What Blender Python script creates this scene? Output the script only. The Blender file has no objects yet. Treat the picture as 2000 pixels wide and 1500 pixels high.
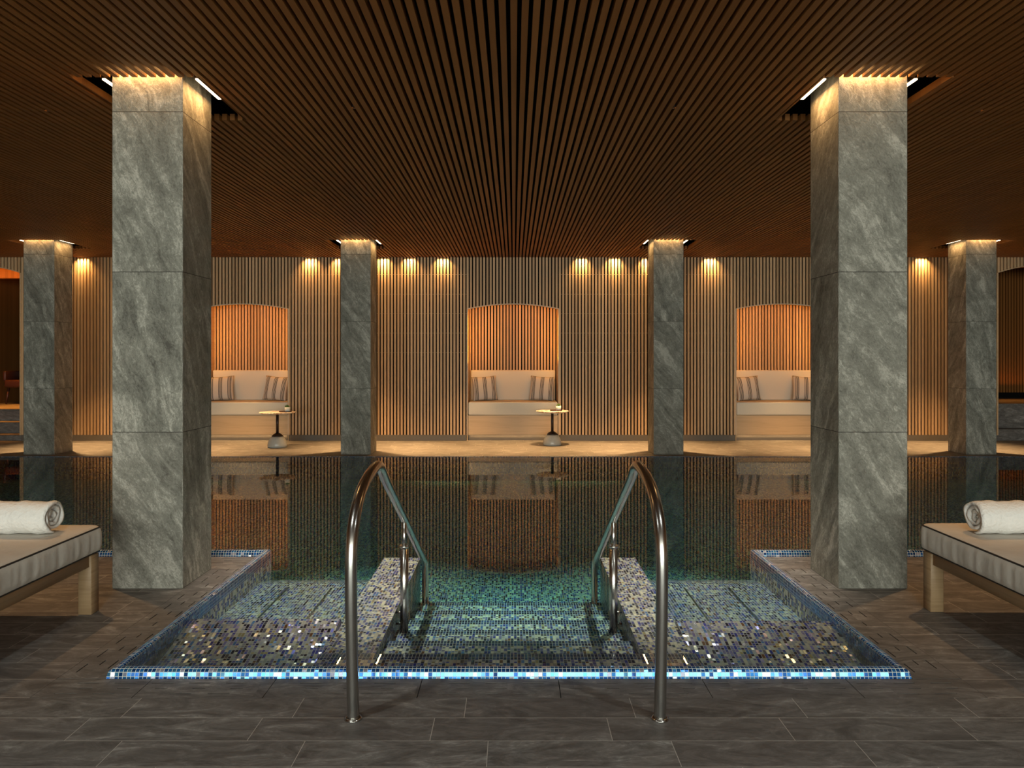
import bpy, bmesh, math, random
from mathutils import Vector, Matrix
random.seed(7)
R = math.radians
SC = bpy.context.scene
COL = SC.collection

# ------------------------------------------------------------------ camera, world, exposure
CAM_Z = 1.30
cam = bpy.data.cameras.new('camera'); co = bpy.data.objects.new('camera', cam); COL.objects.link(co)
cam.sensor_fit = 'HORIZONTAL'; cam.sensor_width = 36; cam.lens = 25.2
cam.shift_x = -0.00175; cam.shift_y = -0.026
co.location = (0, 0, CAM_Z); co.rotation_euler = (R(90), 0, 0)
cam.clip_start = 0.05
SC.camera = co
SC.view_settings.view_transform = 'Standard'; SC.view_settings.look = 'None'
SC.view_settings.gamma = 1.0; SC.view_settings.exposure = 0.0
SC.view_settings.use_curve_mapping = False
w = bpy.data.worlds.new('world'); SC.world = w; w.use_nodes = True
w.node_tree.nodes['Background'].inputs[0].default_value = (0.75, 0.9, 0.85, 1)
w.node_tree.nodes['Background'].inputs[1].default_value = 0.02
SC.cycles.use_denoising = True
SC.cycles.max_bounces = 8; SC.cycles.diffuse_bounces = 4; SC.cycles.glossy_bounces = 4
SC.cycles.transparent_max_bounces = 12; SC.cycles.sample_clamp_indirect = 4.0
SC.cycles.caustics_reflective = False; SC.cycles.caustics_refractive = False
SC.cycles.use_light_tree = True

def light(kind, name, loc, energy, color, rot=(0, 0, 0), size=None, size_y=None, spot=None, blend=1.0, radius=0.02, spread=None):
    l = bpy.data.lights.new(name, kind); l.energy = energy; l.color = color
    if kind == 'AREA':
        l.shape = 'RECTANGLE'; l.size = size; l.size_y = size_y or size
        if spread: l.spread = R(spread)
    if kind == 'SPOT':
        l.spot_size = R(spot); l.spot_blend = blend; l.shadow_soft_size = radius
    if kind == 'POINT': l.shadow_soft_size = radius
    o = bpy.data.objects.new(name, l); COL.objects.link(o); o.location = loc; o.rotation_euler = rot
    return o

WARM = (1.0, 0.52, 0.17); WARM2 = (1.0, 0.45, 0.10); AMB = (1.0, 0.34, 0.05)
DAY = (0.95, 1.0, 0.89)
# daylight from the glazed front of the hall, behind the camera
light('AREA', 'window_daylight', (0, -9.05, 1.55), 1250, DAY, rot=(R(90), 0, 0), size=13.0, size_y=2.4)

# ------------------------------------------------------------------ node helpers
def new_mat(name):
    m = bpy.data.materials.new(name); m.use_nodes = True
    nt = m.node_tree; b = nt.nodes['Principled BSDF']
    return m, nt, b
class N:
    def __init__(s, nt): s.nt = nt
    def n(s, t, **kw):
        x = s.nt.nodes.new(t)
        for k, v in kw.items(): setattr(x, k, v)
        return x
    def L(s, a, b): s.nt.links.new(a, b)
    def put(s, sock, v):
        if hasattr(v, 'links'): s.L(v, sock)
        else: sock.default_value = v
    def m(s, op, a, b=0.0, c=0.0):
        x = s.n('ShaderNodeMath', operation=op)
        s.put(x.inputs[0], a); s.put(x.inputs[1], b); s.put(x.inputs[2], c)
        return x.outputs[0]
    def uv(s):
        u = s.n('ShaderNodeUVMap'); sp = s.n('ShaderNodeSeparateXYZ'); s.L(u.outputs[0], sp.inputs[0])
        return u.outputs[0], sp.outputs[0], sp.outputs[1]
    def xyz(s, x, y, z=0.0):
        c = s.n('ShaderNodeCombineXYZ'); s.put(c.inputs[0], x); s.put(c.inputs[1], y); s.put(c.inputs[2], z)
        return c.outputs[0]
    def noise(s, vec, scale, detail=3.0, rough=0.55, dist=0.0):
        x = s.n('ShaderNodeTexNoise'); s.put(x.inputs['Vector'], vec)
        x.inputs['Scale'].default_value = scale; x.inputs['Detail'].default_value = detail
        x.inputs['Roughness'].default_value = rough; x.inputs['Distortion'].default_value = dist
        return x.outputs[0]
    def white(s, vec):
        x = s.n('ShaderNodeTexWhiteNoise', noise_dimensions='3D'); s.put(x.inputs[0], vec)
        return x.outputs[0], x.outputs[1]
    def ramp(s, fac, pts, const=False):
        r = s.n('ShaderNodeValToRGB'); s.put(r.inputs[0], fac)
        if const: r.color_ramp.interpolation = 'CONSTANT'
        e = r.color_ramp.elements
        while len(e) < len(pts): e.new(0.5)
        for i, (p, c) in enumerate(pts): e[i].position = p; e[i].color = (*c, 1)
        return r.outputs[0]
    def mix(s, fac, a, b, mode='MIX'):
        x = s.n('ShaderNodeMix', data_type='RGBA', blend_type=mode)
        s.put(x.inputs[0], fac); s.put(x.inputs[6], a if hasattr(a, 'links') else (*a, 1)); s.put(x.inputs[7], b if hasattr(b, 'links') else (*b, 1))
        return x.outputs[2]
    def bump(s, h, strength=0.3, dist=0.01):
        x = s.n('ShaderNodeBump'); x.inputs['Strength'].default_value = strength; x.inputs['Distance'].default_value = dist
        s.put(x.inputs['Height'], h)
        return x.outputs[0]

def simple(name, col, rough=0.6, metal=0.0, spec=0.5, bump=None):
    m, nt, b = new_mat(name)
    b.inputs['Base Color'].default_value = (*col, 1); b.inputs['Roughness'].default_value = rough
    b.inputs['Metallic'].default_value = metal; b.inputs['Specular IOR Level'].default_value = spec
    k = N(nt); tc = k.n('ShaderNodeTexCoord').outputs['Object']
    nz = k.noise(tc, bump[0] if bump else 18, 4)
    k.L(k.mix(0.25, col, k.mix(nz, tuple(c * 0.6 for c in col), tuple(min(1, c * 1.35) for c in col))), b.inputs['Base Color'])
    if bump: k.L(k.bump(nz, bump[1], bump[2]), b.inputs['Normal'])
    return m

PITCH = 0.0515
def wood_slat(name, light_c, dark_c, pitch=PITCH, along='v', rough=0.5):
    m, nt, b = new_mat(name); k = N(nt); uv, u, v = k.uv()
    idx = k.m('FLOOR', k.m('ADD', k.m('DIVIDE', u, pitch), 0.5))
    w1, wc = k.white(k.xyz(idx, 3.0))
    g = k.noise(k.xyz(k.m('MULTIPLY', u, 45), k.m('MULTIPLY', v, 1.4), k.m('MULTIPLY', w1, 20)), 1.0, 2, 0.5, 0.0)
    f = k.m('ADD', k.m('MULTIPLY', w1, 0.65), k.m('MULTIPLY', g, 0.35))
    k.L(k.mix(f, dark_c, light_c), b.inputs['Base Color'])
    b.inputs['Roughness'].default_value = rough; b.inputs['Specular IOR Level'].default_value = 0.3
    return m

def wood_plain(name, light_c, dark_c, sx=3.0, sy=60.0, rough=0.5):
    m, nt, b = new_mat(name); k = N(nt); uv, u, v = k.uv()
    g = k.noise(k.xyz(k.m('MULTIPLY', u, sx), k.m('MULTIPLY', v, sy)), 1.0, 5, 0.65, 1.0)
    g2 = k.noise(k.xyz(k.m('MULTIPLY', u, sx * .4), k.m('MULTIPLY', v, sy * .25)), 1.0, 3, 0.5, 0.5)
    f = k.m('MULTIPLY', k.m('SUBTRACT', k.m('ADD', g, g2), 0.55), 2.0)
    k.L(k.mix(f, dark_c, light_c), b.inputs['Base Color'])
    b.inputs['Roughness'].default_value = rough
    k.L(k.bump(g, 0.15, 0.002), b.inputs['Normal'])
    return m

def stone(name, seed=0.0):
    """grey-green slate cladding with long diagonal clefts and 0.9 m courses"""
    m, nt, b = new_mat(name); k = N(nt); uv, u, v = k.uv()
    t = k.m('DIVIDE', k.m('SUBTRACT', v, -0.02), 0.9)
    ti = k.m('FLOOR', t)
    fr = k.m('FRACT', t)
    geo = k.n('ShaderNodeNewGeometry'); sn = k.n('ShaderNodeSeparateXYZ'); k.L(geo.outputs['Normal'], sn.inputs[0])
    side = k.m('MULTIPLY', k.m('ABSOLUTE', sn.outputs[0]), 7.0)
    oi = k.n('ShaderNodeObjectInfo').outputs['Random']
    w1, wc = k.white(k.xyz(ti, k.m('ROUND', side), k.m('MULTIPLY', oi, 50)))
    off = k.m('MULTIPLY', w1, 30.0)
    # rotated coordinates so the clefts run down to the right
    ang = k.m('ADD', 0.25, k.m('MULTIPLY', w1, 0.5))
    a = k.m('ADD', k.m('MULTIPLY', u, k.m('COSINE', ang)), k.m('MULTIPLY', v, k.m('SINE', ang)))
    c = k.m('SUBTRACT', k.m('MULTIPLY', v, k.m('COSINE', ang)), k.m('MULTIPLY', u, k.m('SINE', ang)))
    warp = k.noise(k.xyz(u, v, off), 3.0, 3)
    a2 = k.m('ADD', a, k.m('MULTIPLY', warp, 0.18))
    streak = k.noise(k.xyz(k.m('MULTIPLY', a2, 11), k.m('MULTIPLY', c, 1.6), off), 1.0, 6, 0.68, 0.7)
    cloud = k.noise(k.xyz(k.m('MULTIPLY', u, 1.2), v, off), 5.0, 6, 0.62, 1.2)
    fine = k.noise(k.xyz(k.m('MULTIPLY', a, 1.8), c, off), 34.0, 6, 0.75, 1.5)
    h = k.m('ADD', k.m('MULTIPLY', streak, 0.6), k.m('ADD', k.m('MULTIPLY', cloud, 0.32), k.m('MULTIPLY', fine, 0.52)))
    colr = k.ramp(h, [(0.55, (0.085, 0.08, 0.068)), (0.65, (0.18, 0.178, 0.152)), (0.74, (0.27, 0.268, 0.23)), (0.86, (0.55, 0.53, 0.47))])
    colr = k.mix(k.m('MULTIPLY', w1, 0.25), colr, (0.17, 0.15, 0.125))
    jt = k.m('LESS_THAN', k.m('MINIMUM', fr, k.m('SUBTRACT', 1.0, fr)), 0.0022)
    k.L(k.mix(jt, colr, (0.04, 0.035, 0.03)), b.inputs['Base Color'])
    b.inputs['Roughness'].default_value = 0.62; b.inputs['Specular IOR Level'].default_value = 0.35
    k.L(k.bump(k.m('SUBTRACT', h, jt), 0.55, 0.012), b.inputs['Normal'])
    return m

def deck_stone(name, grid=True):
    """brown-grey slate planks, 0.155 m rows in random bond, pale grout"""
    m, nt, b = new_mat(name); k = N(nt); uv, u, v = k.uv()
    RW, TL = 0.155, 0.62
    vv = k.m('DIVIDE', k.m('SUBTRACT', v, 0.105), RW); row = k.m('FLOOR', vv)
    wr, _ = k.white(k.xyz(row, 11.0))
    uu = k.m('ADD', k.m('DIVIDE', u, TL), k.m('MULTIPLY', wr, 3.0)); colm = k.m('FLOOR', uu)
    wt, wtc = k.white(k.xyz(colm, row, 2.0))
    off = k.m('MULTIPLY', wt, 40.0)
    streak = k.noise(k.xyz(k.m('MULTIPLY', k.m('ADD', u, k.m('MULTIPLY', v, k.m('SUBTRACT', wt, 0.5))), 2.5), k.m('MULTIPLY', v, 7), off), 1.6, 6, 0.7, 1.4)
    fine = k.noise(k.xyz(k.m('MULTIPLY', u, 0.5), v, off), 30.0, 5, 0.7, 2.0)
    h = k.m('ADD', k.m('MULTIPLY', k.m('SUBTRACT', streak, 0.10), 0.95), k.m('MULTIPLY', fine, 0.32))
    colr = k.ramp(h, [(0.36, (0.075, 0.069, 0.066)), (0.50, (0.135, 0.126, 0.119)), (0.62, (0.21, 0.20, 0.19)), (0.76, (0.42, 0.41, 0.39))])
    colr = k.mix(k.m('MULTIPLY', wt, 0.35), colr, (0.12, 0.105, 0.10))
    rough = k.m('ADD', 0.42, k.m('MULTIPLY', fine, 0.25))
    if grid:
        fu = k.m('FRACT', uu); fv = k.m('FRACT', vv)
        ju = k.m('LESS_THAN', k.m('MULTIPLY', k.m('MINIMUM', fu, k.m('SUBTRACT', 1.0, fu)), TL), 0.0012)
        jv = k.m('LESS_THAN', k.m('MULTIPLY', k.m('MINIMUM', fv, k.m('SUBTRACT', 1.0, fv)), RW), 0.0014)
        jt = k.m('MAXIMUM', ju, jv)
        colr = k.mix(jt, colr, (0.48, 0.45, 0.41))
    k.L(colr, b.inputs['Base Color']); k.L(rough, b.inputs['Roughness'])
    k.L(k.bump(h, 0.30, 0.006), b.inputs['Normal'])
    b.inputs['Specular IOR Level'].default_value = 0.45
    return m

def mosaic(name, pal, grout, p=0.0155, merge=0.45, rough=0.22, tilt=0.10, metal=0.0, gw=0.09, irid=0.0):
    m, nt, b = new_mat(name); k = N(nt); uv, u, v = k.uv()
    U = k.m('DIVIDE', u, p); V = k.m('DIVIDE', v, p)
    i = k.m('FLOOR', U); j = k.m('FLOOR', V); j2 = k.m('FLOOR', k.m('DIVIDE', V, 2.0))
    wm, _ = k.white(k.xyz(i, j2, 5.0))
    mg = k.m('LESS_THAN', wm, merge)
    jj = k.m('ADD', k.m('MULTIPLY', k.m('ADD', j2, 0.37), k.m('MULTIPLY', mg, 1.0)), k.m('MULTIPLY', j, k.m('SUBTRACT', 1.0, mg)))
    wv, wc = k.white(k.xyz(i, jj, 9.0))
    w2, wc2 = k.white(k.xyz(i, jj, 21.0))
    colr = k.ramp(wv, pal, True)
    sc = k.m('ADD', 0.75, k.m('MULTIPLY', w2, 0.5))
    colr = k.mix(1.0, colr, k.xyz(sc, sc, sc), 'MULTIPLY')
    fu = k.m('FRACT', U); f1 = k.m('FRACT', V); f2 = k.m('MULTIPLY', k.m('FRACT', k.m('DIVIDE', V, 2.0)), 2.0)
    e1 = k.m('MINIMUM', f1, k.m('SUBTRACT', 1.0, f1)); e2 = k.m('MINIMUM', f2, k.m('SUBTRACT', 2.0, f2))
    ev = k.m('ADD', k.m('MULTIPLY', e2, mg), k.m('MULTIPLY', e1, k.m('SUBTRACT', 1.0, mg)))
    e = k.m('MINIMUM', k.m('MINIMUM', fu, k.m('SUBTRACT', 1.0, fu)), ev)
    gm = k.m('LESS_THAN', e, gw)
    k.L(k.mix(gm, colr, grout), b.inputs['Base Color'])
    k.L(k.m('ADD', rough, k.m('MULTIPLY', gm, 0.6)), b.inputs['Roughness'])
    if metal: k.L(k.m('MULTIPLY', metal, k.m('SUBTRACT', 1.0, gm)), b.inputs['Metallic'])
    if irid:
        b.inputs['Thin Film IOR'].default_value = 1.8
        k.L(k.m('ADD', 250.0, k.m('MULTIPLY', w2, 500.0)), b.inputs['Thin Film Thickness'])
        b.inputs['Specular IOR Level'].default_value = irid
    geo = k.n('ShaderNodeNewGeometry').outputs['Normal']
    va = k.n('ShaderNodeVectorMath', operation='SUBTRACT'); k.L(wc2, va.inputs[0]); va.inputs[1].default_value = (0.5, 0.5, 0.5)
    vs = k.n('ShaderNodeVectorMath', operation='SCALE'); k.L(va.outputs[0], vs.inputs[0]); vs.inputs[3].default_value = tilt
    vb = k.n('ShaderNodeVectorMath', operation='ADD'); k.L(vs.outputs[0], vb.inputs[0]); k.L(geo, vb.inputs[1])
    vn = k.n('ShaderNodeVectorMath', operation='NORMALIZE'); k.L(vb.outputs[0], vn.inputs[0])
    k.L(vn.outputs[0], b.inputs['Normal'])
    return m

def emis(name, col, s):
    m, nt, b = new_mat(name)
    b.inputs['Base Color'].default_value = (*col, 1)
    b.inputs['Emission Color'].default_value = (*col, 1); b.inputs['Emission Strength'].default_value = s
    return m

M = {}
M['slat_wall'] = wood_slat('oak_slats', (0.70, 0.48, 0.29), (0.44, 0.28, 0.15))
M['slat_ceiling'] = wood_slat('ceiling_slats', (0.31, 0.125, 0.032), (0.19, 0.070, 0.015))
M['oak'] = wood_plain('oak_panel', (0.60, 0.43, 0.26), (0.42, 0.28, 0.15), 1.5, 40)
M['bed_wood'] = wood_plain('ash_wood', (0.36, 0.24, 0.13), (0.22, 0.135, 0.065), 2, 70)
M['black'] = simple('black_void', (0.006, 0.005, 0.005), 0.9, spec=0.1)
M['stone'] = stone('slate_cladding')
M['deck'] = deck_stone('slate_planks')
M['deck_cover'] = deck_stone('slate_cover', False)
M['skirt'] = simple('skirting_stone', (0.13, 0.115, 0.10), 0.6, bump=(14, 0.3, 0.01))
PAL = [(0.0, (0.80, 0.74, 0.60)), (0.24, (0.50, 0.49, 0.55)), (0.36, (0.20, 0.18, 0.38)), (0.49, (0.035, 0.045, 0.30)),
       (0.65, (0.010, 0.010, 0.05)), (0.84, (0.09, 0.20, 0.48)), (0.91, (0.20, 0.09, 0.04)), (0.95, (0.48, 0.40, 0.20))]
M['mosaic'] = mosaic('pool_mosaic', PAL, (0.42, 0.40, 0.36), irid=0.9)
PALL = [(0.0, (0.70, 0.68, 0.60)), (0.20, (0.46, 0.47, 0.55)), (0.36, (0.22, 0.20, 0.44)), (0.52, (0.05, 0.07, 0.42)),
        (0.68, (0.010, 0.010, 0.05)), (0.83, (0.08, 0.22, 0.55)), (0.93, (0.20, 0.09, 0.04)), (0.96, (0.48, 0.40, 0.20))]
M['mosaic_lounger'] = mosaic('lounger_mosaic', PALL, (0.36, 0.35, 0.33), irid=1.0, tilt=0.4, rough=0.2, metal=0.35)
PALN = [(0.0, (0.012, 0.022, 0.09)), (0.35, (0.025, 0.05, 0.16)), (0.70, (0.06, 0.10, 0.24)), (0.85, (0.008, 0.012, 0.04))]
M['nosing'] = mosaic('nosing_mosaic', PALN, (0.50, 0.48, 0.42), merge=1.1, irid=0.8)
PALB = [(0.0, (0.02, 0.15, 0.55)), (0.3, (0.03, 0.25, 0.72)), (0.66, (0.01, 0.09, 0.36)), (0.80, (0.12, 0.45, 0.82)), (0.91, (0.60, 0.66, 0.90))]
M['rim'] = mosaic('rim_mosaic', PALB, (0.60, 0.62, 0.55), p=0.0165, merge=0.0, rough=0.13, tilt=0.16, metal=0.7, gw=0.06, irid=1.0)
M['steel'] = simple('brushed_steel', (0.55, 0.54, 0.52), 0.24, metal=1.0, bump=(240, 0.03, 0.001))
M['fabric'] = simple('cream_fabric', (0.74, 0.69, 0.60), 0.9, spec=0.2, bump=(300, 0.08, 0.002))
M['bed_fabric'] = simple('mattress_fabric', (0.62, 0.58, 0.52), 0.85, spec=0.2, bump=(9, 0.5, 0.012))
M['piping'] = simple('black_piping', (0.02, 0.017, 0.015), 0.7)
M['towel'] = simple('white_terry', (0.82, 0.80, 0.76), 0.95, spec=0.1, bump=(60, 0.9, 0.008))
M['concrete'] = simple('pale_ceramic', (0.52, 0.53, 0.50), 0.25, bump=(30, 0.05, 0.002))
M['dark_metal'] = simple('dark_bronze', (0.035, 0.022, 0.018), 0.4, metal=0.6)
M['tray'] = simple('dark_tray', (0.045, 0.02, 0.015), 0.5)
M['pot'] = simple('white_pot', (0.75, 0.77, 0.72), 0.5)
M['leaf'] = simple('green_leaf', (0.08, 0.16, 0.03), 0.6)
M['brown_leather'] = simple('brown_leather', (0.06, 0.02, 0.012), 0.4)
M['strip'] = emis('led_strip', (1.0, 0.72, 0.40), 11.0)
M['lens'] = emis('lamp_lens', (1.0, 0.6, 0.25), 2.0)
M['batten'] = simple('batten_wood', (0.34, 0.22, 0.12), 0.6)
M['arch'] = simple('arch_edge', (0.62, 0.48, 0.34), 0.5)
# marble table top
m, nt, b = new_mat('veined_marble'); k = N(nt)
tc = k.n('ShaderNodeTexCoord').outputs['Object']
k.L(k.ramp(k.noise(tc, 9, 6, 0.6, 2.5), [(0.40, (0.35, 0.16, 0.07)), (0.47, (0.75, 0.62, 0.50)), (0.62, (0.85, 0.80, 0.74))]), b.inputs['Base Color'])
b.inputs['Roughness'].default_value = 0.3; M['marble'] = m
# striped cushion
m, nt, b = new_mat('striped_linen'); k = N(nt); uv, u, v = k.uv()
acc = None
for c0 in (-0.140, 0.0, 0.140):
    for d in (-0.022, -0.004, 0.012, 0.026):
        wdt = 0.0042
        s = k.m('LESS_THAN', k.m('ABSOLUTE', k.m('SUBTRACT', u, c0 + d)), wdt)
        acc = s if acc is None else k.m('MAXIMUM', acc, s)
band = k.m('LESS_THAN', k.m('PINGPONG', k.m('ADD', u, 10 * 0.148), 0.074), 0.0)
base = k.mix(k.noise(k.xyz(k.m('MULTIPLY', u, 300), k.m('MULTIPLY', v, 40)), 1.0, 2), (0.60, 0.55, 0.48), (0.74, 0.69, 0.62))
k.L(k.mix(acc, base, (0.02, 0.018, 0.02)), b.inputs['Base Color']); b.inputs['Roughness'].default_value = 0.95
M['striped'] = m
# pool water: Fresnel reflection over clear transmission, teal absorption in depth, fine ripples
m, nt, b = new_mat('pool_water_surface'); k = N(nt); nt.nodes.remove(b)
out = nt.nodes['Material Output']
geo = k.n('ShaderNodeNewGeometry').outputs['Position']
mp = k.n('ShaderNodeMapping'); k.L(geo, mp.inputs[0]); mp.inputs['Scale'].default_value = (1.0, 1.0, 1.0)
h = k.m('ADD', k.noise(mp.outputs[0], 14.0, 2, 0.5), k.m('MULTIPLY', k.noise(mp.outputs[0], 2.2, 1, 0.5), 1.2))
bp = k.bump(h, 0.0035, 0.01)
fr = k.n('ShaderNodeFresnel'); fr.inputs['IOR'].default_value = 1.33; k.L(bp, fr.inputs['Normal'])
gl = k.n('ShaderNodeBsdfGlossy'); gl.inputs['Roughness'].default_value = 0.0; k.L(bp, gl.inputs['Normal'])
tr = k.n('ShaderNodeBsdfTransparent')
mx = k.n('ShaderNodeMixShader'); k.L(fr.outputs[0], mx.inputs[0]); k.L(tr.outputs[0], mx.inputs[1]); k.L(gl.outputs[0], mx.inputs[2])
k.L(mx.outputs[0], out.inputs['Surface'])
va = k.n('ShaderNodeVolumeAbsorption'); va.inputs['Color'].default_value = (0.0, 0.80, 0.79, 1); va.inputs['Density'].default_value = 0.88
k.L(va.outputs[0], out.inputs['Volume'])
M['water'] = m

# ------------------------------------------------------------------ mesh helpers
class MB:
    def __init__(s): s.bm = bmesh.new(); s.mi = 0; s.uvs = False
    def face(s, pts, mi=None):
        f = s.bm.faces.new([s.bm.verts.new(p) for p in pts]); f.material_index = s.mi if mi is None else mi
        return f
    def box(s, x0, x1, y0, y1, z0, z1, bev=0.0, seg=2):
        t = bmesh.new()
        bmesh.ops.create_cube(t, size=1.0)
        bmesh.ops.scale(t, vec=(x1 - x0, y1 - y0, z1 - z0), verts=t.verts)
        bmesh.ops.translate(t, vec=((x0 + x1) / 2, (y0 + y1) / 2, (z0 + z1) / 2), verts=t.verts)
        if bev: bmesh.ops.bevel(t, geom=t.edges[:], offset=bev, segments=seg, profile=0.5, affect='EDGES')
        s.add(t, bev > 0)
        return s
    def add(s, t, smooth=False, mat=None):
        if mat is not None: bmesh.ops.transform(t, matrix=mat, verts=t.verts)
        vm = {v: s.bm.verts.new(v.co) for v in t.verts}
        for f in t.faces:
            try: g = s.bm.faces.new([vm[v] for v in f.verts])
            except ValueError: continue
            g.material_index = s.mi; g.smooth = smooth
        t.free()
    def tube(s, path, r, n=14, caps=True):
        P = [Vector(p) for p in path]; rr = r if isinstance(r, list) else [r] * len(P)
        T = []
        for i in range(len(P)):
            a = P[max(0, i - 1)]; b_ = P[min(len(P) - 1, i + 1)]; T.append((b_ - a).normalized())
        up = Vector((1, 0, 0)) if abs(T[0].x) < 0.9 else Vector((0, 1, 0))
        nrm = (up - T[0] * up.dot(T[0])).normalized(); rings = []
        for i, p in enumerate(P):
            nrm = (nrm - T[i] * nrm.dot(T[i])).normalized(); bi = T[i].cross(nrm)
            rings.append([s.bm.verts.new(p + (nrm * math.cos(a) + bi * math.sin(a)) * rr[i]) for a in (2 * math.pi * k_ / n for k_ in range(n))])
        for A, B in zip(rings, rings[1:]):
            for q in range(n):
                f = s.bm.faces.new((A[q], A[(q + 1) % n], B[(q + 1) % n], B[q])); f.smooth = True; f.material_index = s.mi
        if caps:
            s.bm.faces.new(rings[0][::-1]); s.bm.faces.new(rings[-1])
        return s
    def lathe(s, prof, cx, cy, n=32, z=0.0, smooth=True):
        rings = []
        for r, h in prof:
            if r < 1e-6: rings.append([s.bm.verts.new((cx, cy, z + h))])
            else: rings.append([s.bm.verts.new((cx + r * math.cos(2 * math.pi * q / n), cy + r * math.sin(2 * math.pi * q / n), z + h)) for q in range(n)])
        for A, B in zip(rings, rings[1:]):
            for q in range(n):
                a = [A[q % len(A)], A[(q + 1) % len(A)], B[(q + 1) % len(B)], B[q % len(B)]]
                a = list(dict.fromkeys(a))
                if len(a) > 2:
                    f = s.bm.faces.new(a); f.smooth = smooth; f.material_index = s.mi
        return s
    def prism_x(s, prof, x0, x1):
        """closed (y,z) profile extruded along x"""
        n = len(prof)
        A = [s.bm.verts.new((x0, y, z)) for y, z in prof]; B = [s.bm.verts.new((x1, y, z)) for y, z in prof]
        for q in range(n):
            s.bm.faces.new((A[q], A[(q + 1) % n], B[(q + 1) % n], B[q]))
        s.bm.faces.new(A[::-1]); s.bm.faces.new(B)
        return s
    def prism_z(s, poly, z0, z1):
        n = len(poly)
        A = [s.bm.verts.new((x, y, z0)) for x, y in poly]; B = [s.bm.verts.new((x, y, z1)) for x, y in poly]
        for q in range(n): s.bm.faces.new((A[q], A[(q + 1) % n], B[(q + 1) % n], B[q]))
        s.bm.faces.new(A[::-1]); s.bm.faces.new(B)
        return s
    def build(s, name, mats, parent=None, uv=True, norm=True, loc=None):
        bm = s.bm
        if norm: bmesh.ops.recalc_face_normals(bm, faces=bm.faces)
        if uv and not s.uvs: boxuv(bm)
        me = bpy.data.meshes.new(name); bm.to_mesh(me); bm.free()
        if not isinstance(mats, (list, tuple)): mats = [mats]
        for q in mats: me.materials.append(q)
        o = bpy.data.objects.new(name, me); COL.objects.link(o)
        if loc is not None:      # geometry was given in world coordinates: move its origin to loc
            me.transform(Matrix.Translation(-Vector(loc))); o.location = loc
        if parent is not None:
            o.parent = parent
            o.matrix_parent_inverse = Matrix.Identity(4)
            if loc is None: me.transform(Matrix.Translation(-parent.location) if parent.type == 'EMPTY' and parent.get('_w') else Matrix.Identity(4))
        return o

def boxuv(bm):
    bm.normal_update()
    L = bm.loops.layers.uv.new('UVMap')
    for f in bm.faces:
        n = f.normal; a = max(range(3), key=lambda q: abs(n[q]))
        for l in f.loops:
            c = l.vert.co
            l[L].uv = (c.y, c.z) if a == 0 else ((c.x, c.z) if a == 1 else (c.x, c.y))

def tag(o, label=None, cat=None, group=None, kind=None):
    if label: o['label'] = label
    if cat: o['category'] = cat
    if group: o['group'] = group
    if kind: o['kind'] = kind
    return o
def struct(o): o['kind'] = 'structure'; return o
def thing(name, loc, label, cat, group=None, rz=0.0):
    o = bpy.data.objects.new(name, None); COL.objects.link(o); o.location = loc; o.rotation_euler = (0, 0, rz)
    o.empty_display_size = 0.1
    return tag(o, label, cat, group)
def copy_tree(o, parent=None):
    c = o.copy(); COL.objects.link(c); c.parent = parent
    for ch in [q for q in bpy.data.objects if q.parent == o]: copy_tree(ch, c)
    return c

def holes_rect(mb, x0, x1, y0, y1, holes, z=0.0, depth=0.0, plane='z'):
    xs = sorted({x0, x1, *[min(max(h[0], x0), x1) for h in holes], *[min(max(h[1], x0), x1) for h in holes]})
    ys = sorted({y0, y1, *[min(max(h[2], y0), y1) for h in holes], *[min(max(h[3], y0), y1) for h in holes]})
    xs = sorted({round(q, 4) for q in xs}); ys = sorted({round(q, 4) for q in ys})
    def inh(cx, cy): return any(h[0] < cx < h[1] and h[2] < cy < h[3] for h in holes)
    P = (lambda x, y, d=0.0: (x, y, z - d)) if plane == 'z' else (lambda x, y, d=0.0: (x, z + d, y))
    vd = {}
    def V(*k_):
        key = tuple(round(q, 5) for q in k_)
        if key not in vd: vd[key] = mb.bm.verts.new(P(*k_))
        return vd[key]
    solid = {}
    for a in range(len(xs) - 1):
        for b_ in range(len(ys) - 1):
            solid[a, b_] = not inh((xs[a] + xs[a + 1]) / 2, (ys[b_] + ys[b_ + 1]) / 2)
    for (a, b_), s_ in solid.items():
        X0, X1, Y0, Y1 = xs[a], xs[a + 1], ys[b_], ys[b_ + 1]
        if s_:
            f = mb.bm.faces.new((V(X0, Y0, 0), V(X1, Y0, 0), V(X1, Y1, 0), V(X0, Y1, 0))); f.material_index = mb.mi
            if depth:
                for da, db, p, q in ((-1, 0, (X0, Y0), (X0, Y1)), (1, 0, (X1, Y0), (X1, Y1)), (0, -1, (X0, Y0), (X1, Y0)), (0, 1, (X0, Y1), (X1, Y1))):
                    if not solid.get((a + da, b_ + db), False):
                        mb.bm.faces.new((V(*p, 0), V(*q, 0), V(*q, depth), V(*p, depth)))

# ------------------------------------------------------------------ dimensions
CZ = 2.862            # underside of ceiling slats
WY = 11.19            # slatted back wall
PX0, PX1 = -1.65, 1.61  # near bay of the pool
PY0, PY1, PY2 = 2.90, 4.68, 9.18
HX = 9.6              # half width of the hall
WZ = 0.030            # water level
GR = 0.19             # width of drain covers
COLS = [(-2.257, -1.860, 4.027, 4.41), (1.825, 2.212, 4.027, 4.41),
        (-6.552, -6.141, 9.579, 9.98), (-2.313, -1.912, 9.579, 9.98), (1.869, 2.268, 9.579, 9.98), (6.045, 6.452, 9.579, 9.98)]

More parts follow.
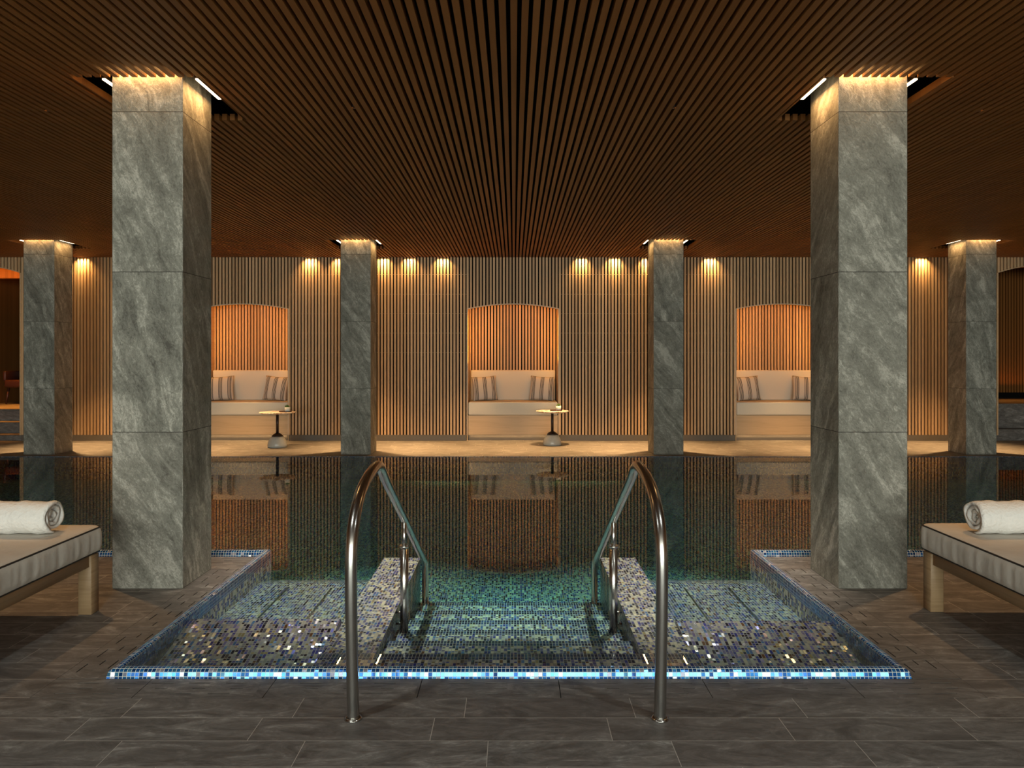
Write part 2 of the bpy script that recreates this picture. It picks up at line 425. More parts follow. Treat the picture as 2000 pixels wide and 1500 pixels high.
# ------------------------------------------------------------------ floor
mb = MB()
holes = [(PX0, PX1, PY0, PY1 + 1), (PX0 - 0.20, PX1 + 0.20, PY0 - 0.165, PY0), (PX0 - 0.20, PX0, PY0 - 0.01, 4.49), (PX1, PX1 + 0.20, PY0 - 0.01, 4.49),
         (-3.65, PX0, 4.49, PY1 + 1), (PX1, 3.65, 4.49, PY1 + 1)]
holes_rect(mb, -HX, HX, -9.2, PY1, holes, 0.0, 0.10)
holes_rect(mb, -HX, HX, PY2, 11.95, [], 0.0, 0.10)
struct(mb.build('floor', M['deck'], norm=False))
# drain channel below the slotted covers
mb = MB()
for a in ((PX0 - 0.22, PX1 + 0.22, PY0 - 0.18, PY0 + 0.0), (PX0 - 0.22, PX0, PY0, 4.49), (PX1, PX1 + 0.22, PY0, 4.49), (-3.67, PX0, 4.47, PY1), (PX1, 3.67, 4.47, PY1)):
    mb.box(a[0], a[1], a[2], a[3], -0.14, -0.085)
struct(mb.build('drain_channel', M['black']))

# slotted drain covers
def cover(x0, x1, y0, y1, along, label):
    mb = MB(); hs = []
    g = 0.0015
    L0, L1 = (x0, x1) if along == 'x' else (y0, y1)
    W0, W1 = (y0, y1) if along == 'x' else (x0, x1)
    w_ = W1 - W0
    for r, (fr_, ln, ph) in enumerate(((0.22, 0.085, 0.0), (0.5, 0.050, 0.07), (0.78, 0.085, 0.035))):
        c = W0 + fr_ * w_; q = math.floor(L0 / 0.148) * 0.148 + ph
        while q < L1:
            a, b_ = q, q + ln
            if a > L0 + 0.012 and b_ < L1 - 0.012:
                hs.append((a, b_, c - 0.003, c + 0.003) if along == 'x' else (c - 0.003, c + 0.003, a, b_))
            q += 0.148
    holes_rect(mb, x0 + g, x1 - g, y0 + g, y1 - g, hs, 0.0, 0.03)
    o = mb.build('drain_cover', M['deck_cover'], norm=False, loc=((x0 + x1) / 2, (y0 + y1) / 2, 0))
    return tag(o, label, 'drain cover', 'slotted stone drain covers around the pool')
fx = [-1.85, -1.46, -0.965, -0.40, 0.19, 0.765, 1.33, 1.81]
fl = ['at the left front corner of the pool', 'before the blue pool rim, second from its left corner', 'before the blue pool rim, behind the left handrail base',
      'before the blue pool rim, just left of its middle', 'before the blue pool rim, just right of its middle', 'before the blue pool rim, right of the right handrail base',
      'at the right front corner of the pool']
fx[1:7] = [-1.46, -0.96, -0.37, 0.18, 0.76, 1.34]
for a, b_, t in zip(fx, fx[1:], fl):
    cover(a, b_, PY0 - 0.165, PY0 - 0.002, 'x', 'slotted grey drain cover ' + t)
sy = [PY0, 3.45, 4.0, 4.49]
for sgn, xa, xb, nm in ((-1, PX0 - 0.20, PX0 - 0.002, 'left'), (1, PX1 + 0.002, PX1 + 0.20, 'right')):
    for a, b_, t in zip(sy, sy[1:], ('nearest the camera', 'middle one', 'beside the near column')):
        cover(xa, xb, a, b_, 'y', f'slotted drain cover along the {nm} side of the pool bay, {t}')
for sgn, nm in ((-1, 'left'), (1, 'right')):
    base = PX0 if sgn < 0 else PX1
    for q, t in ((0, 'at the inner corner of the pool bay'), (1, 'behind the big near column'), (2, 'between near column and daybed'), (3, 'behind the end of the daybed')):
        a, b_ = base + sgn * q * 0.5, base + sgn * (q + 1) * 0.5
        cover(min(a, b_), max(a, b_), 4.492, PY1 - 0.002, 'x', f'slotted drain cover on the {nm} deck edge, {t}')

# ------------------------------------------------------------------ pool rim, basin
POLY = [(-9.5, PY1), (PX0, PY1), (PX0, PY0), (PX1, PY0), (PX1, PY1), (9.5, PY1), (9.5, PY2), (-9.5, PY2)]
def offset_poly(poly, d):
    n = len(poly); out_ = []
    for i in range(n):
        p0, p1, p2 = Vector(poly[i - 1]), Vector(poly[i]), Vector(poly[(i + 1) % n])
        a = (p1 - p0).normalized(); b_ = (p2 - p1).normalized()
        na = Vector((-a.y, a.x)); nb = Vector((-b_.y, b_.x))
        out_.append(tuple(p1 + na * d + nb * d))
    return out_
def skirt_poly(mb, prof, uvp=None):
    L = mb.bm.loops.layers.uv.new('UVMap'); mb.uvs = True
    s_ = 0.0; rings = []
    for i, (d, z) in enumerate(prof):
        if i: s_ += math.hypot(d - prof[i - 1][0], z - prof[i - 1][1])
        rings.append((offset_poly(POLY, d), z, s_))
    for (A, za, sa), (B, zb, sb) in zip(rings, rings[1:]):
        for i in range(len(POLY)):
            j = (i + 1) % len(POLY)
            pts = [(*A[i], za), (*A[j], za), (*B[j], zb), (*B[i], zb)]; ss = [sa, sa, sb, sb]
            ax = 0 if abs(POLY[i][0] - POLY[j][0]) > 1e-6 else 1
            f = mb.bm.faces.new([mb.bm.verts.new(p) for p in pts]); f.smooth = False
            for l, p, s1 in zip(f.loops, pts, ss): l[L].uv = (p[ax], s1)
mb = MB()
skirt_poly(mb, [(0.0, -0.0085), (0.0, 0.0), (0.0012, 0.008), (0.0056, 0.0245), (0.011, 0.031), (0.019, 0.0345), (0.030, 0.036), (0.042, 0.034), (0.048, 0.027), (0.050, 0.0), (0.050, -0.03)])
struct(mb.build('trim_1', M['rim'], norm=False))

def zdeep(y): return -0.475 + (y - 4.9) * 0.052
mb = MB()
I = 0.05
# side walls of basin
def vwall(x0, y0, x1, y1, zt, zb0, zb1):
    mb.face([(x0, y0, zt), (x1, y1, zt), (x1, y1, zb1), (x0, y0, zb0)])
vwall(-9.45, PY2 - I, 9.45, PY2 - I, -0.03, -0.6, -0.6)
vwall(-9.45, PY1 + I, -9.45, PY2 - I, -0.03, -0.6, -0.6); vwall(9.45, PY1 + I, 9.45, PY2 - I, -0.03, -0.6, -0.6)
vwall(-9.45, PY1 + I, PX0 + I, PY1 + I, -0.03, -0.6, -0.6); vwall(PX1 - I, PY1 + I, 9.45, PY1 + I, -0.03, -0.6, -0.6)
vwall(PX0 + I, PY0 + I, PX0 + I, PY1 + I, -0.03, -0.6, -0.6); vwall(PX1 - I, PY0 + I, PX1 - I, PY1 + I, -0.03, -0.6, -0.6)
vwall(PX0 + I, PY0 + I, PX1 - I, PY0 + I, -0.03, -0.6, -0.6)
for a, b_ in ((4.6, 6.8), (6.8, 9.14)):
    mb.face([(-9.45, a, zdeep(a)), (9.45, a, zdeep(a)), (9.45, b_, zdeep(b_)), (-9.45, b_, zdeep(b_))])
struct(mb.build('pool_basin', M['mosaic'], norm=False))

# stair channel
SXL, SXR = -0.62, 0.575
mb = MB()
ed = [(2.95, -0.015), (3.20, -0.022), (3.50, -0.085), (3.80, -0.146), (4.10, -0.202), (4.40, -0.256), (4.70, -0.307)]
for i in range(1, len(ed)):
    y1, z1 = ed[i]; y0 = ed[i - 1][0]
    nz = y1 - 0.062
    for (a, b_, mi) in ((y0, nz, 0), (nz, y1, 1)):
        f = mb.face([(SXL - (0.24 if i == 1 else 0), a, z1), (SXR + (0.24 if i == 1 else 0), a, z1), (SXR + (0.24 if i == 1 else 0), b_, z1), (SXL - (0.24 if i == 1 else 0), b_, z1)], mi)
    z2 = ed[i + 1][1] if i + 1 < len(ed) else zdeep(4.7)
    mb.face([(SXL, y1, z1), (SXR, y1, z1), (SXR, y1, z2), (SXL, y1, z2)], 1)
struct(mb.build('pool_steps', [M['mosaic'], M['nosing']], norm=False))
# cheek walls either side of the steps
mb = MB(); mb.box(SXL - 0.24, SXL, 3.18, 4.76, -0.6, -0.03)
struct(mb.build('pool_cheek', M['mosaic']))
mb = MB(); mb.box(SXR, SXR + 0.23, 3.18, 4.76, -0.6, -0.03)
struct(mb.build('pool_cheek', M['mosaic']))
# underwater loungers
for nm, x0, x1, top in (('left', PX0 + I, SXL - 0.24, 0.004), ('right', SXR + 0.23, PX1 - I, -0.006)):
    pr = [(2.95, -0.095), (3.10, -0.092), (3.22, -0.075), (3.34, -0.048), (3.44, -0.022), (3.50, -0.008 + top), (3.55, top), (3.575, top - 0.008), (3.585, -0.115),
          (4.48, -0.118), (4.56, -0.128), (4.70, -0.16), (4.80, -0.21), (4.80, -0.6), (2.95, -0.6)]
    mb = MB(); mb.prism_x(pr, x0, x1)
    o = struct(mb.build('pool_lounger', M['mosaic_lounger']))
    mb = MB()
    for gx in ((-1.385, -1.115) if nm == 'left' else (1.045, 1.315)):
        mb.box(gx - 0.006, gx + 0.006, 3.60, 4.40, -0.118, -0.112)
    mb.build('air_grille', M['steel'], parent=o)
# water body
mb = MB(); mb.prism_z(offset_poly(POLY, 0.046), -0.62, WZ)
tag(mb.build('pool_water', M['water']), 'still teal pool water reflecting the slatted wall', 'water', kind='stuff')

# ------------------------------------------------------------------ ceiling
OPEN = []
for i, (x0, x1, y0, y1) in enumerate(COLS):
    if x0 < 0: OPEN.append((x0 - 0.21, x1 + 0.09, y0 - 0.03, y1 + 0.31))
    else: OPEN.append((x0 - 0.09, x1 + 0.23, y0 - 0.03, y1 + 0.31))
mb = MB()
SW = 0.031; SH = 0.042
n = int(HX / PITCH)
def qbox(mb, x0, x1, y0, y1, z0, z1, top=True):
    v = [mb.bm.verts.new(p) for p in ((x0, y0, z0), (x1, y0, z0), (x1, y1, z0), (x0, y1, z0), (x0, y0, z1), (x1, y0, z1), (x1, y1, z1), (x0, y1, z1))]
    for q in ((0, 3, 2, 1), (0, 1, 5, 4), (1, 2, 6, 5), (2, 3, 7, 6), (3, 0, 4, 7)) + (((4, 5, 6, 7),) if top else ()):
        mb.bm.faces.new([v[t] for t in q])
for i in range(-n, n + 1):
    x = i * PITCH
    segs = [(-9.1, WY + 0.02)]
    for (a, b_, c, d) in OPEN:
        if a - SW / 2 < x < b_ + SW / 2:
            ns = []
            for s0, s1 in segs:
                if c > s0 and d < s1: ns += [(s0, c), (d, s1)]
                else: ns.append((s0, s1))
            segs = ns
    for s0, s1 in segs: qbox(mb, x - SW / 2, x + SW / 2, s0, s1, CZ, CZ + SH)
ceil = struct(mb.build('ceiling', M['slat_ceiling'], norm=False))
mb = MB(); mb.box(-HX, HX, -9.2, 12.0, 3.12, 3.16)
mb.build('ceiling_void', M['black'], parent=ceil)
# boards lining the openings round the columns
for i, (a, b_, c, d) in enumerate(OPEN):
    mb = MB(); t = 0.012
    mb.box(a - t, a, c, d, CZ, CZ + SH); mb.box(b_, b_ + t, c, d, CZ, CZ + SH)
    mb.build('opening_board', M['slat_ceiling'], parent=ceil)

# ------------------------------------------------------------------ columns
where = ['tall grey stone column in the left foreground, beside the left daybed', 'tall grey stone column in the right foreground, beside the right daybed',
         'dim far stone column at the far left by the doorway to the steps', 'far stone column across the pool, left of the middle alcove',
         'far stone column across the pool, right of the middle alcove', 'dim far stone column at the far right by the raised platform']
for (x0, x1, y0, y1), lb in zip(COLS, where):
    mb = MB(); mb.box(x0, x1, y0, y1, 0.0, 3.12, bev=0.003, seg=1)
    for f in mb.bm.faces: f.smooth = False
    tag(mb.build('stone_column', M['stone'], loc=((x0 + x1) / 2, (y0 + y1) / 2, 0)), lb, 'column', 'stone clad columns')
names = ['left near column', 'right near column', 'outermost left far column', 'inner left far column', 'inner right far column', 'outermost right far column']
for (x0, x1, y0, y1), (oa, ob, oc, od), nm in zip(COLS, OPEN, names):
    xs = ((x0 - 0.055, 'left'), (ob - 0.016, 'right')) if x0 < 0 else ((oa + 0.016, 'left'), (x1 + 0.055, 'right'))
    for xc, sd in xs:
        t = thing('strip_light', (xc, y0 + 0.17, CZ), f'glowing strip light in the ceiling, {sd} of the {nm}', 'light', 'strip lights beside the columns')
        mb = MB(); mb.box(-0.012, 0.012, -0.165, 0.165, 0.010, 0.035); mb.build('housing', M['dark_metal'], parent=t)
        mb = MB(); mb.box(-0.0095, 0.0095, -0.155, 0.155, 0.004, 0.011); mb.build('diffuser', M['strip'], parent=t)
        light('AREA', 'strip_light_glow', (xc, y0 + 0.17, CZ + 0.002), 2.2 if y0 < 6 else 1.5, WARM, size=0.02, size_y=0.31)
    # strip tucked above the slat ends at the face of the column
    light('AREA', 'face_strip_glow', ((x0 + x1) / 2, y0 - 0.016, CZ + 0.055), 3, WARM, size=0.36, size_y=0.012)

# ------------------------------------------------------------------ back wall
NICHE = [(-4.235, 0.71, 2.06, 0.075), (-0.012, 0.71, 2.06, 0.075), (4.183, 0.71, 2.06, 0.075)]
DOORS = [(-8.52, 0.81, 2.62, 0.13), (8.37, 0.81, 2.62, 0.13)]
def arch(x):
    for xc, hw, z0, rise in NICHE + DOORS:
        if abs(x - xc) < hw: return z0 + rise * (1 - ((x - xc) / hw) ** 2)
    return None
mb = MB(); wb = MB(); bt = MB()
for i in range(-n, n + 1):
    x = i * PITCH
    za = arch(x)
    z0 = 0.09 if za is None else za
    if za is None:
        for xc, hw, _, _ in NICHE + DOORS:   # keep slats out of the jamb lines
            pass
    qbox(mb, x - SW / 2, x + SW / 2, WY, WY + 0.03, z0, CZ + SH)
    for e in (-1, 1):
        xx = x + e * PITCH / 4
        zb = arch(xx); zb = 0.0 if zb is None else zb
        wb.face([(xx - PITCH / 4, WY + 0.032, zb), (xx + PITCH / 4, WY + 0.032, zb), (xx + PITCH / 4, WY + 0.032, 3.12), (xx - PITCH / 4, WY + 0.032, 3.12)])
wall = struct(mb.build('wall_back', M['slat_wall'], norm=False))
wb.build('backing', M['black'], parent=wall, norm=False)
zs = (2.595, 2.29, 1.985, 1.68, 1.375)
xr = [-HX] + [q for xc, hw, _, _ in sorted(NICHE + DOORS) for q in (xc - hw - 0.02, xc + hw + 0.02)] + [HX]
for z in zs:
    for a, b_ in zip(xr[0::2], xr[1::2]):
        if b_ > a: bt.box(a, b_, WY + 0.014, WY + 0.031, z - 0.0025, z + 0.0025)
bt.build('batten', M['batten'], parent=wall)
# skirting
mb = MB()
for a, b_ in zip(xr[0::2], xr[1::2]):
    if b_ > a: mb.box(a, b_, WY - 0.006, WY + 0.03, 0.0, 0.088)
struct(mb.build('baseboard_back', M['skirt']))
# side walls of the hall and the piers beside the window
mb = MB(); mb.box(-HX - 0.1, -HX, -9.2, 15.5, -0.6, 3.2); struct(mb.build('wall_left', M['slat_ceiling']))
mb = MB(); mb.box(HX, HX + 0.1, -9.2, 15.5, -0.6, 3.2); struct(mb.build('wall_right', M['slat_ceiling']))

# ------------------------------------------------------------------ alcoves
ND = 0.66
for ni, (xc, hw, z0, rise) in enumerate(NICHE):
    yb = WY + ND
    mb = MB()
    # side panels, curved soffit
    for sx in (-1, 1):
        x = xc + sx * hw
        mb.box(min(x, x + sx * 0.012), max(x, x + sx * 0.012), WY + 0.0, yb, 0.0, z0)
        mb.box(min(x, x + sx * 0.012), max(x, x + sx * 0.012), WY + 0.06, yb, z0, 2.36)
    K = 20
    for q in range(K):
        xa = xc - hw + 2 * hw * q / K; xb = xc - hw + 2 * hw * (q + 1) / K
        A = z0 + rise * (1 - ((xa - xc) / hw) ** 2); B = z0 + rise * (1 - ((xb - xc) / hw) ** 2)
        mb.face([(xa, WY + 0.03, A), (xb, WY + 0.03, B), (xb, WY + 0.06, B), (xa, WY + 0.06, A)])
        mb.face([(xa, WY + 0.06, A), (xb, WY + 0.06, B), (xb, WY + 0.06, 2.36), (xa, WY + 0.06, 2.36)])
    mb.face([(xc - hw, WY + 0.06, 2.36), (xc + hw, WY + 0.06, 2.36), (xc + hw, yb + 0.05, 2.36), (xc - hw, yb + 0.05, 2.36)])
    al = struct(mb.build('wall_alcove', M['oak']))
    mb = MB()
    k0 = int(math.ceil((xc - hw) / PITCH)); 
    for i in range(int(math.ceil((xc - hw) / PITCH)), int(math.floor((xc + hw) / PITCH)) + 1):
        qbox(mb, i * PITCH - SW / 2, i * PITCH + SW / 2, yb, yb + 0.03, 0.3, 2.36)
    mb.build('slat_panel', M['slat_wall'], parent=al, norm=False)
    mb = MB(); mb.box(xc - hw, xc + hw, yb + 0.031, yb + 0.05, 0.0, 2.36); mb.build('backing', M['black'], parent=al)
    # pale edge of the arch
    mb = MB()
    for q in range(K):
        xa = xc - hw + 2 * hw * q / K; xb = xc - hw + 2 * hw * (q + 1) / K
        A = z0 + rise * (1 - ((xa - xc) / hw) ** 2); B = z0 + rise * (1 - ((xb - xc) / hw) ** 2)
        v = [mb.bm.verts.new(p) for p in ((xa, WY - 0.008, A - 0.008), (xb, WY - 0.008, B - 0.008), (xb, WY - 0.008, B + 0.006), (xa, WY - 0.008, A + 0.006),
                                          (xa, WY + 0.045, A - 0.008), (xb, WY + 0.045, B - 0.008), (xb, WY + 0.045, B + 0.006), (xa, WY + 0.045, A + 0.006))]
        for t in ((0, 1, 2, 3), (4, 7, 6, 5), (0, 4, 5, 1), (3, 2, 6, 7)): mb.bm.faces.new([v[r] for r in t])
    for sx in (-1, 1):
        x = xc + sx * (hw + 0.006)
        mb.box(x - 0.008, x + 0.008, WY - 0.006, WY + 0.03, 0.088, z0)
    struct(mb.build('trim_%d' % (2 + ni), M['arch']))
    # light in the alcove: strips hidden behind the jambs and the arch
    for sx in (-1, 1):
        light('AREA', 'jamb_glow', (xc + sx * (hw - 0.025), WY + 0.06, 1.60), 4.6, (1.0, 0.42, 0.06), rot=(R(90), 0, R(-sx * 12)), size=0.02, size_y=0.75)
    light('AREA', 'arch_glow', (xc, WY + 0.12, z0 + 0.12), 3.2, AMB, rot=(R(30), 0, 0), size=1.2, size_y=0.03)

# banquette sofas in the alcoves
def rounded(mb, x0, x1, y0, y1, z0, z1, b): return mb.box(x0, x1, y0, y1, z0, z1, bev=b, seg=4)
def sofa(xc, label):
    t = thing('banquette_sofa', (xc, WY, 0), label, 'sofa', 'banquette sofas in the arched alcoves')
    hw = 0.70
    mb = MB(); mb.box(-hw, hw, 0.02, 0.64, 0.088, 0.395); mb.build('base', M['oak'], parent=t)
    mb = MB(); mb.box(-hw, hw, 0.05, 0.60, 0.0, 0.086); mb.build('plinth', M['skirt'], parent=t)
    mb = MB(); rounded(mb, -hw, hw, 0.005, 0.60, 0.398, 0.60, 0.022); mb.build('seat_cushion', M['fabric'], parent=t)
    mb = MB(); rounded(mb, -hw + 0.01, hw - 0.01, 0.53, 0.645, 0.602, 1.09, 0.02); mb.build('backrest_cushion', M['fabric'], parent=t)
    return t
sf = sofa(NICHE[1][0], 'cream cushioned wooden sofa inside the middle arched alcove')
for xi, lb in ((0, 'cream cushioned wooden sofa inside the left arched alcove'), (2, 'cream cushioned wooden sofa inside the right arched alcove')):
    c = copy_tree(sf); c.location.x = NICHE[xi][0]; c['label'] = lb
for xc, hw, _, _ in NICHE:
    light('AREA', 'plinth_glow', (xc, WY + 0.03, 0.083), 1.2, (1, 0.6, 0.25), size=1.36, size_y=0.012)

# striped cushions
def pillow(loc, rz, lean, label, s=0.40):
    bm = bmesh.new(); L = bm.loops.layers.uv.new('UVMap'); K = 18; g = {}
    for side in (-1, 1):
        for i in range(K + 1):
            for j in range(K + 1):
                u = -1 + 2 * i / K; v = -1 + 2 * j / K
                th = 0.062 * ((1 - abs(u) ** 3.2) * (1 - abs(v) ** 3.2)) ** 0.55
                pin = 1 - 0.07 * (1 - abs(u) ** 2) * abs(v) ** 6 - 0.0
                pin2 = 1 - 0.07 * (1 - abs(v) ** 2) * abs(u) ** 6
                x = u * s / 2 * pin2; z = v * s / 2 * pin
                edge = i in (0, K) or j in (0, K)
                if edge and side == 1: g[side, i, j] = g[-1, i, j]
                else: g[side, i, j] = bm.verts.new((x, side * th, z + s / 2))
    for side in (-1, 1):
        for i in range(K):
            for j in range(K):
                q = [g[side, i, j], g[side, i + 1, j], g[side, i + 1, j + 1], g[side, i, j + 1]]
                ids = [(i, j), (i + 1, j), (i + 1, j + 1), (i, j + 1)]
                if side == 1: q.reverse(); ids.reverse()
                f = bm.faces.new(q); f.smooth = True
                for l, (a, b_) in zip(f.loops, ids): l[L].uv = ((-1 + 2 * a / K) * 0.2, (-1 + 2 * b_ / K) * 0.2)
    mb = MB(); mb.bm.free(); mb.bm = bm; mb.uvs = True
    o = mb.build('striped_cushion', M['striped'])
    o.location = loc; o.rotation_euler = (R(lean), 0, R(rz))
    tag(o, label, 'cushion', 'black striped cushions on the alcove sofas')
    return o
pz = 0.604
for (x, rz, rot, lb) in ((-0.455, 10, 3.0, 'black striped cream cushion at the left end of the middle alcove sofa'),
                    (0.44, -10, -3.0, 'black striped cream cushion at the right end of the middle alcove sofa'),
                    (-4.72, 8, 3.0, 'black striped cream cushion at the left end of the left alcove sofa'),
                    (-3.865, -8, -4.0, 'black striped cream cushion at the right end of the left alcove sofa'),
                    (3.80, 8, 3.0, 'black striped cream cushion at the left end of the right alcove sofa'),
                    (4.70, -8, -3.0, 'black striped cream cushion at the right end of the right alcove sofa')):
    o = pillow((x, WY + 0.365, pz), rz, -12, lb)
    o.rotation_euler.y = R(-rot)

# ------------------------------------------------------------------ side tables with tray and plant
def side_table(x, y, r, label):
    t = thing('side_table', (x, y, 0), label, 'side table', 'side tables beside the alcove sofas')
    mb = MB(); mb.lathe([(0, 0), (0.130, 0), (0.137, 0.010), (0.137, 0.03), (0.134, 0.055), (0.127, 0.08), (0.117, 0.105), (0.103, 0.130), (0.084, 0.152), (0.0, 0.157)], 0, 0, 40); mb.build('base', M['concrete'], parent=t)
    mb = MB(); mb.lathe([(0.0, 0.150), (0.082, 0.157), (0.072, 0.172), (0.050, 0.190), (0.028, 0.203), (0.0, 0.205)], 0, 0, 36); mb.build('collar', M['dark_metal'], parent=t)
    mb = MB(); mb.tube([(0, 0, 0.20), (0, 0, 0.49)], 0.020, 20); mb.build('stem', M['dark_metal'], parent=t)
    mb = MB(); mb.lathe([(0, 0.482), (r * 0.80, 0.482), (r * 0.97, 0.497), (r, 0.503), (r * 0.985, 0.508), (0, 0.508)], 0, 0, 48); mb.build('tabletop', M['marble'], parent=t)
    return t
def tray_plant(x, y, px_, lt, lp):
    z = 0.508
    mb = MB(); mb.lathe([(0, 0.0), (0.088, 0.0), (0.092, 0.012), (0.087, 0.012), (0.083, 0.005), (0, 0.005)], 0, 0, 36)
    o = mb.build('tray', M['tray']); o.location = (x, y, z); tag(o, lt, 'tray', 'round dark trays on the side tables')
    t = thing('potted_succulent', (px_, y, z + 0.005), lp, 'plant', 'small potted plants on the side tables')
    mb = MB(); mb.lathe([(0, 0), (0.032, 0), (0.038, 0.012), (0.040, 0.066), (0.035, 0.066), (0.034, 0.055), (0, 0.055)], 0, 0, 28); mb.build('pot', M['pot'], parent=t)
    rnd = random.Random(int(x * 100)); mb = MB()
    for q in range(46):
        a = rnd.uniform(0, 6.28); e = rnd.uniform(0.1, 1.4); l = rnd.uniform(0.022, 0.04)
        d = Vector((math.cos(a) * math.cos(e), math.sin(a) * math.cos(e), math.sin(e)))
        p = Vector((0, 0, 0.058)) + d * 0.008
        mb.tube([p, p + d * l * 0.5, p + d * l], [0.003, 0.005, 0.001], 6)
    mb.build('foliage', M['leaf'], parent=t)
side_table(-3.43, 10.4 - 0.13 + 0.13, 0.256, 'small marble topped side table with pale dome base by the left alcove')
side_table(0.572, 10.64, 0.245, 'small marble topped side table with pale dome base by the middle alcove')
tray_plant(-3.32, 10.42, -3.29, 'round dark tray on the side table by the left alcove', 'tiny green succulent in a white pot on the left side table')
tray_plant(0.63, 10.66, 0.665, 'round dark tray on the side table by the middle alcove', 'tiny green succulent in a white pot on the middle side table')

# ------------------------------------------------------------------ ceiling downlights at the wall and over the far deck
wl = [(-6.72, 'by the far left column'), (-3.19, 'just right of the left alcove'), (-2.72, 'close left of the inner left column'), (-2.05, 'close right of the inner left column'),
      (-1.61, 'second to the left of the middle alcove'), (-1.10, 'nearest left of the middle alcove'), (1.035, 'nearest right of the middle alcove'),
      (1.595, 'second to the right of the middle alcove'), (2.07, 'close left of the inner right column'), (3.07, 'just left of the right alcove'), (6.37, 'by the far right column')]
dl = None
def downlight(x, y, z, label, group):
    global dl
    if dl is None:
        dl = thing('downlight', (x, y, z), label, 'light', group)
        mb = MB(); mb.lathe([(0.016, 0.0), (0.019, 0.0), (0.019, 0.03), (0.0, 0.03), (0.0, 0.026), (0.016, 0.026), (0.016, 0.0)], 0, 0, 20); mb.build('housing', M['dark_metal'], parent=dl)
        mb = MB(); mb.lathe([(0.0, 0.012), (0.015, 0.012)], 0, 0, 20); mb.build('lens', M['lens'], parent=dl)
        return dl
    c = copy_tree(dl); c.location = (x, y, z); c['label'] = label; c['group'] = group
    return c
for x, t in wl:
    xs_ = (math.floor(x / PITCH) + 0.5) * PITCH
    downlight(xs_, WY - 0.055, CZ + 0.004, 'tiny recessed downlight grazing the slatted wall, ' + t, 'downlights along the slatted wall')
    light('AREA', 'wall_grazer', (xs_, WY - 0.045, CZ - 0.001), 5.0, (1.0, 0.58, 0.20), rot=(R(12), 0, 0), size=0.13, size_y=0.02, spread=105)
for x, t in ((-6.3, 'behind the far left column'), (-4.2, 'in front of the left alcove'), (-2.1, 'behind the inner left column'), (-0.75, 'left of the middle alcove'), (0.75, 'right of the middle alcove'),
             (2.1, 'behind the inner right column'), (4.2, 'in front of the right alcove'), (6.3, 'behind the far right column')):
    xs_ = (math.floor(x / PITCH) + 0.5) * PITCH
    downlight(xs_, 10.15, CZ + 0.004, 'tiny recessed downlight over the far deck, ' + t, 'downlights over the far deck')
    light('SPOT', 'deck_downlight', (xs_, 10.15, CZ - 0.001), 1250, (1.0, 0.57, 0.23), rot=(R(1), 0, 0), spot=54, blend=1.0, radius=0.03)

for x, y, t in ((-2.95, 4.55, 'over the deck behind the left daybed'), (2.95, 4.55, 'over the deck behind the right daybed')):
    xs_ = (math.floor(x / PITCH) + 0.5) * PITCH
    downlight(xs_, y, CZ + 0.004, 'tiny recessed downlight ' + t, 'downlights over the near deck')
    light('SPOT', 'deck_downlight', (xs_, y, CZ - 0.001), 170, (1.0, 0.56, 0.24), rot=(0, R(4 if x > 0 else -4), 0), spot=84, blend=1.0, radius=0.03)
for x in (-5.2, -1.9, 1.9, 5.2):
    light('SPOT', 'pool_floor_fill', (x + 0.012, 6.9, CZ - 0.001), 42, (0.92, 1.0, 0.95), spot=105, blend=1.0, radius=0.04)  # added cool fill to bring up the deep pool floor, no fitting modelled
for x in (-1.5, 1.5):
    light('SPOT', 'front_deck_fill', (x + 0.012, 1.5, CZ - 0.001), 95, (0.95, 1.0, 0.94), spot=130, blend=1.0, radius=0.05)  # neutral fill spots added to brighten the near deck, out of view
for x, y, t in ((-1.0, 4.5, 'over the left side of the pool steps'), (1.0, 4.5, 'over the right side of the pool steps')):
    xs_ = (math.floor(x / PITCH) + 0.5) * PITCH
    downlight(xs_, y, CZ + 0.004, 'tiny recessed downlight ' + t, 'downlights over the pool bay')
    light('SPOT', 'pool_downlight', (xs_, y, CZ - 0.001), 440, (1.0, 0.85, 0.66), rot=(0, R(3 if x > 0 else -3), 0), spot=52, blend=0.7, radius=0.02)

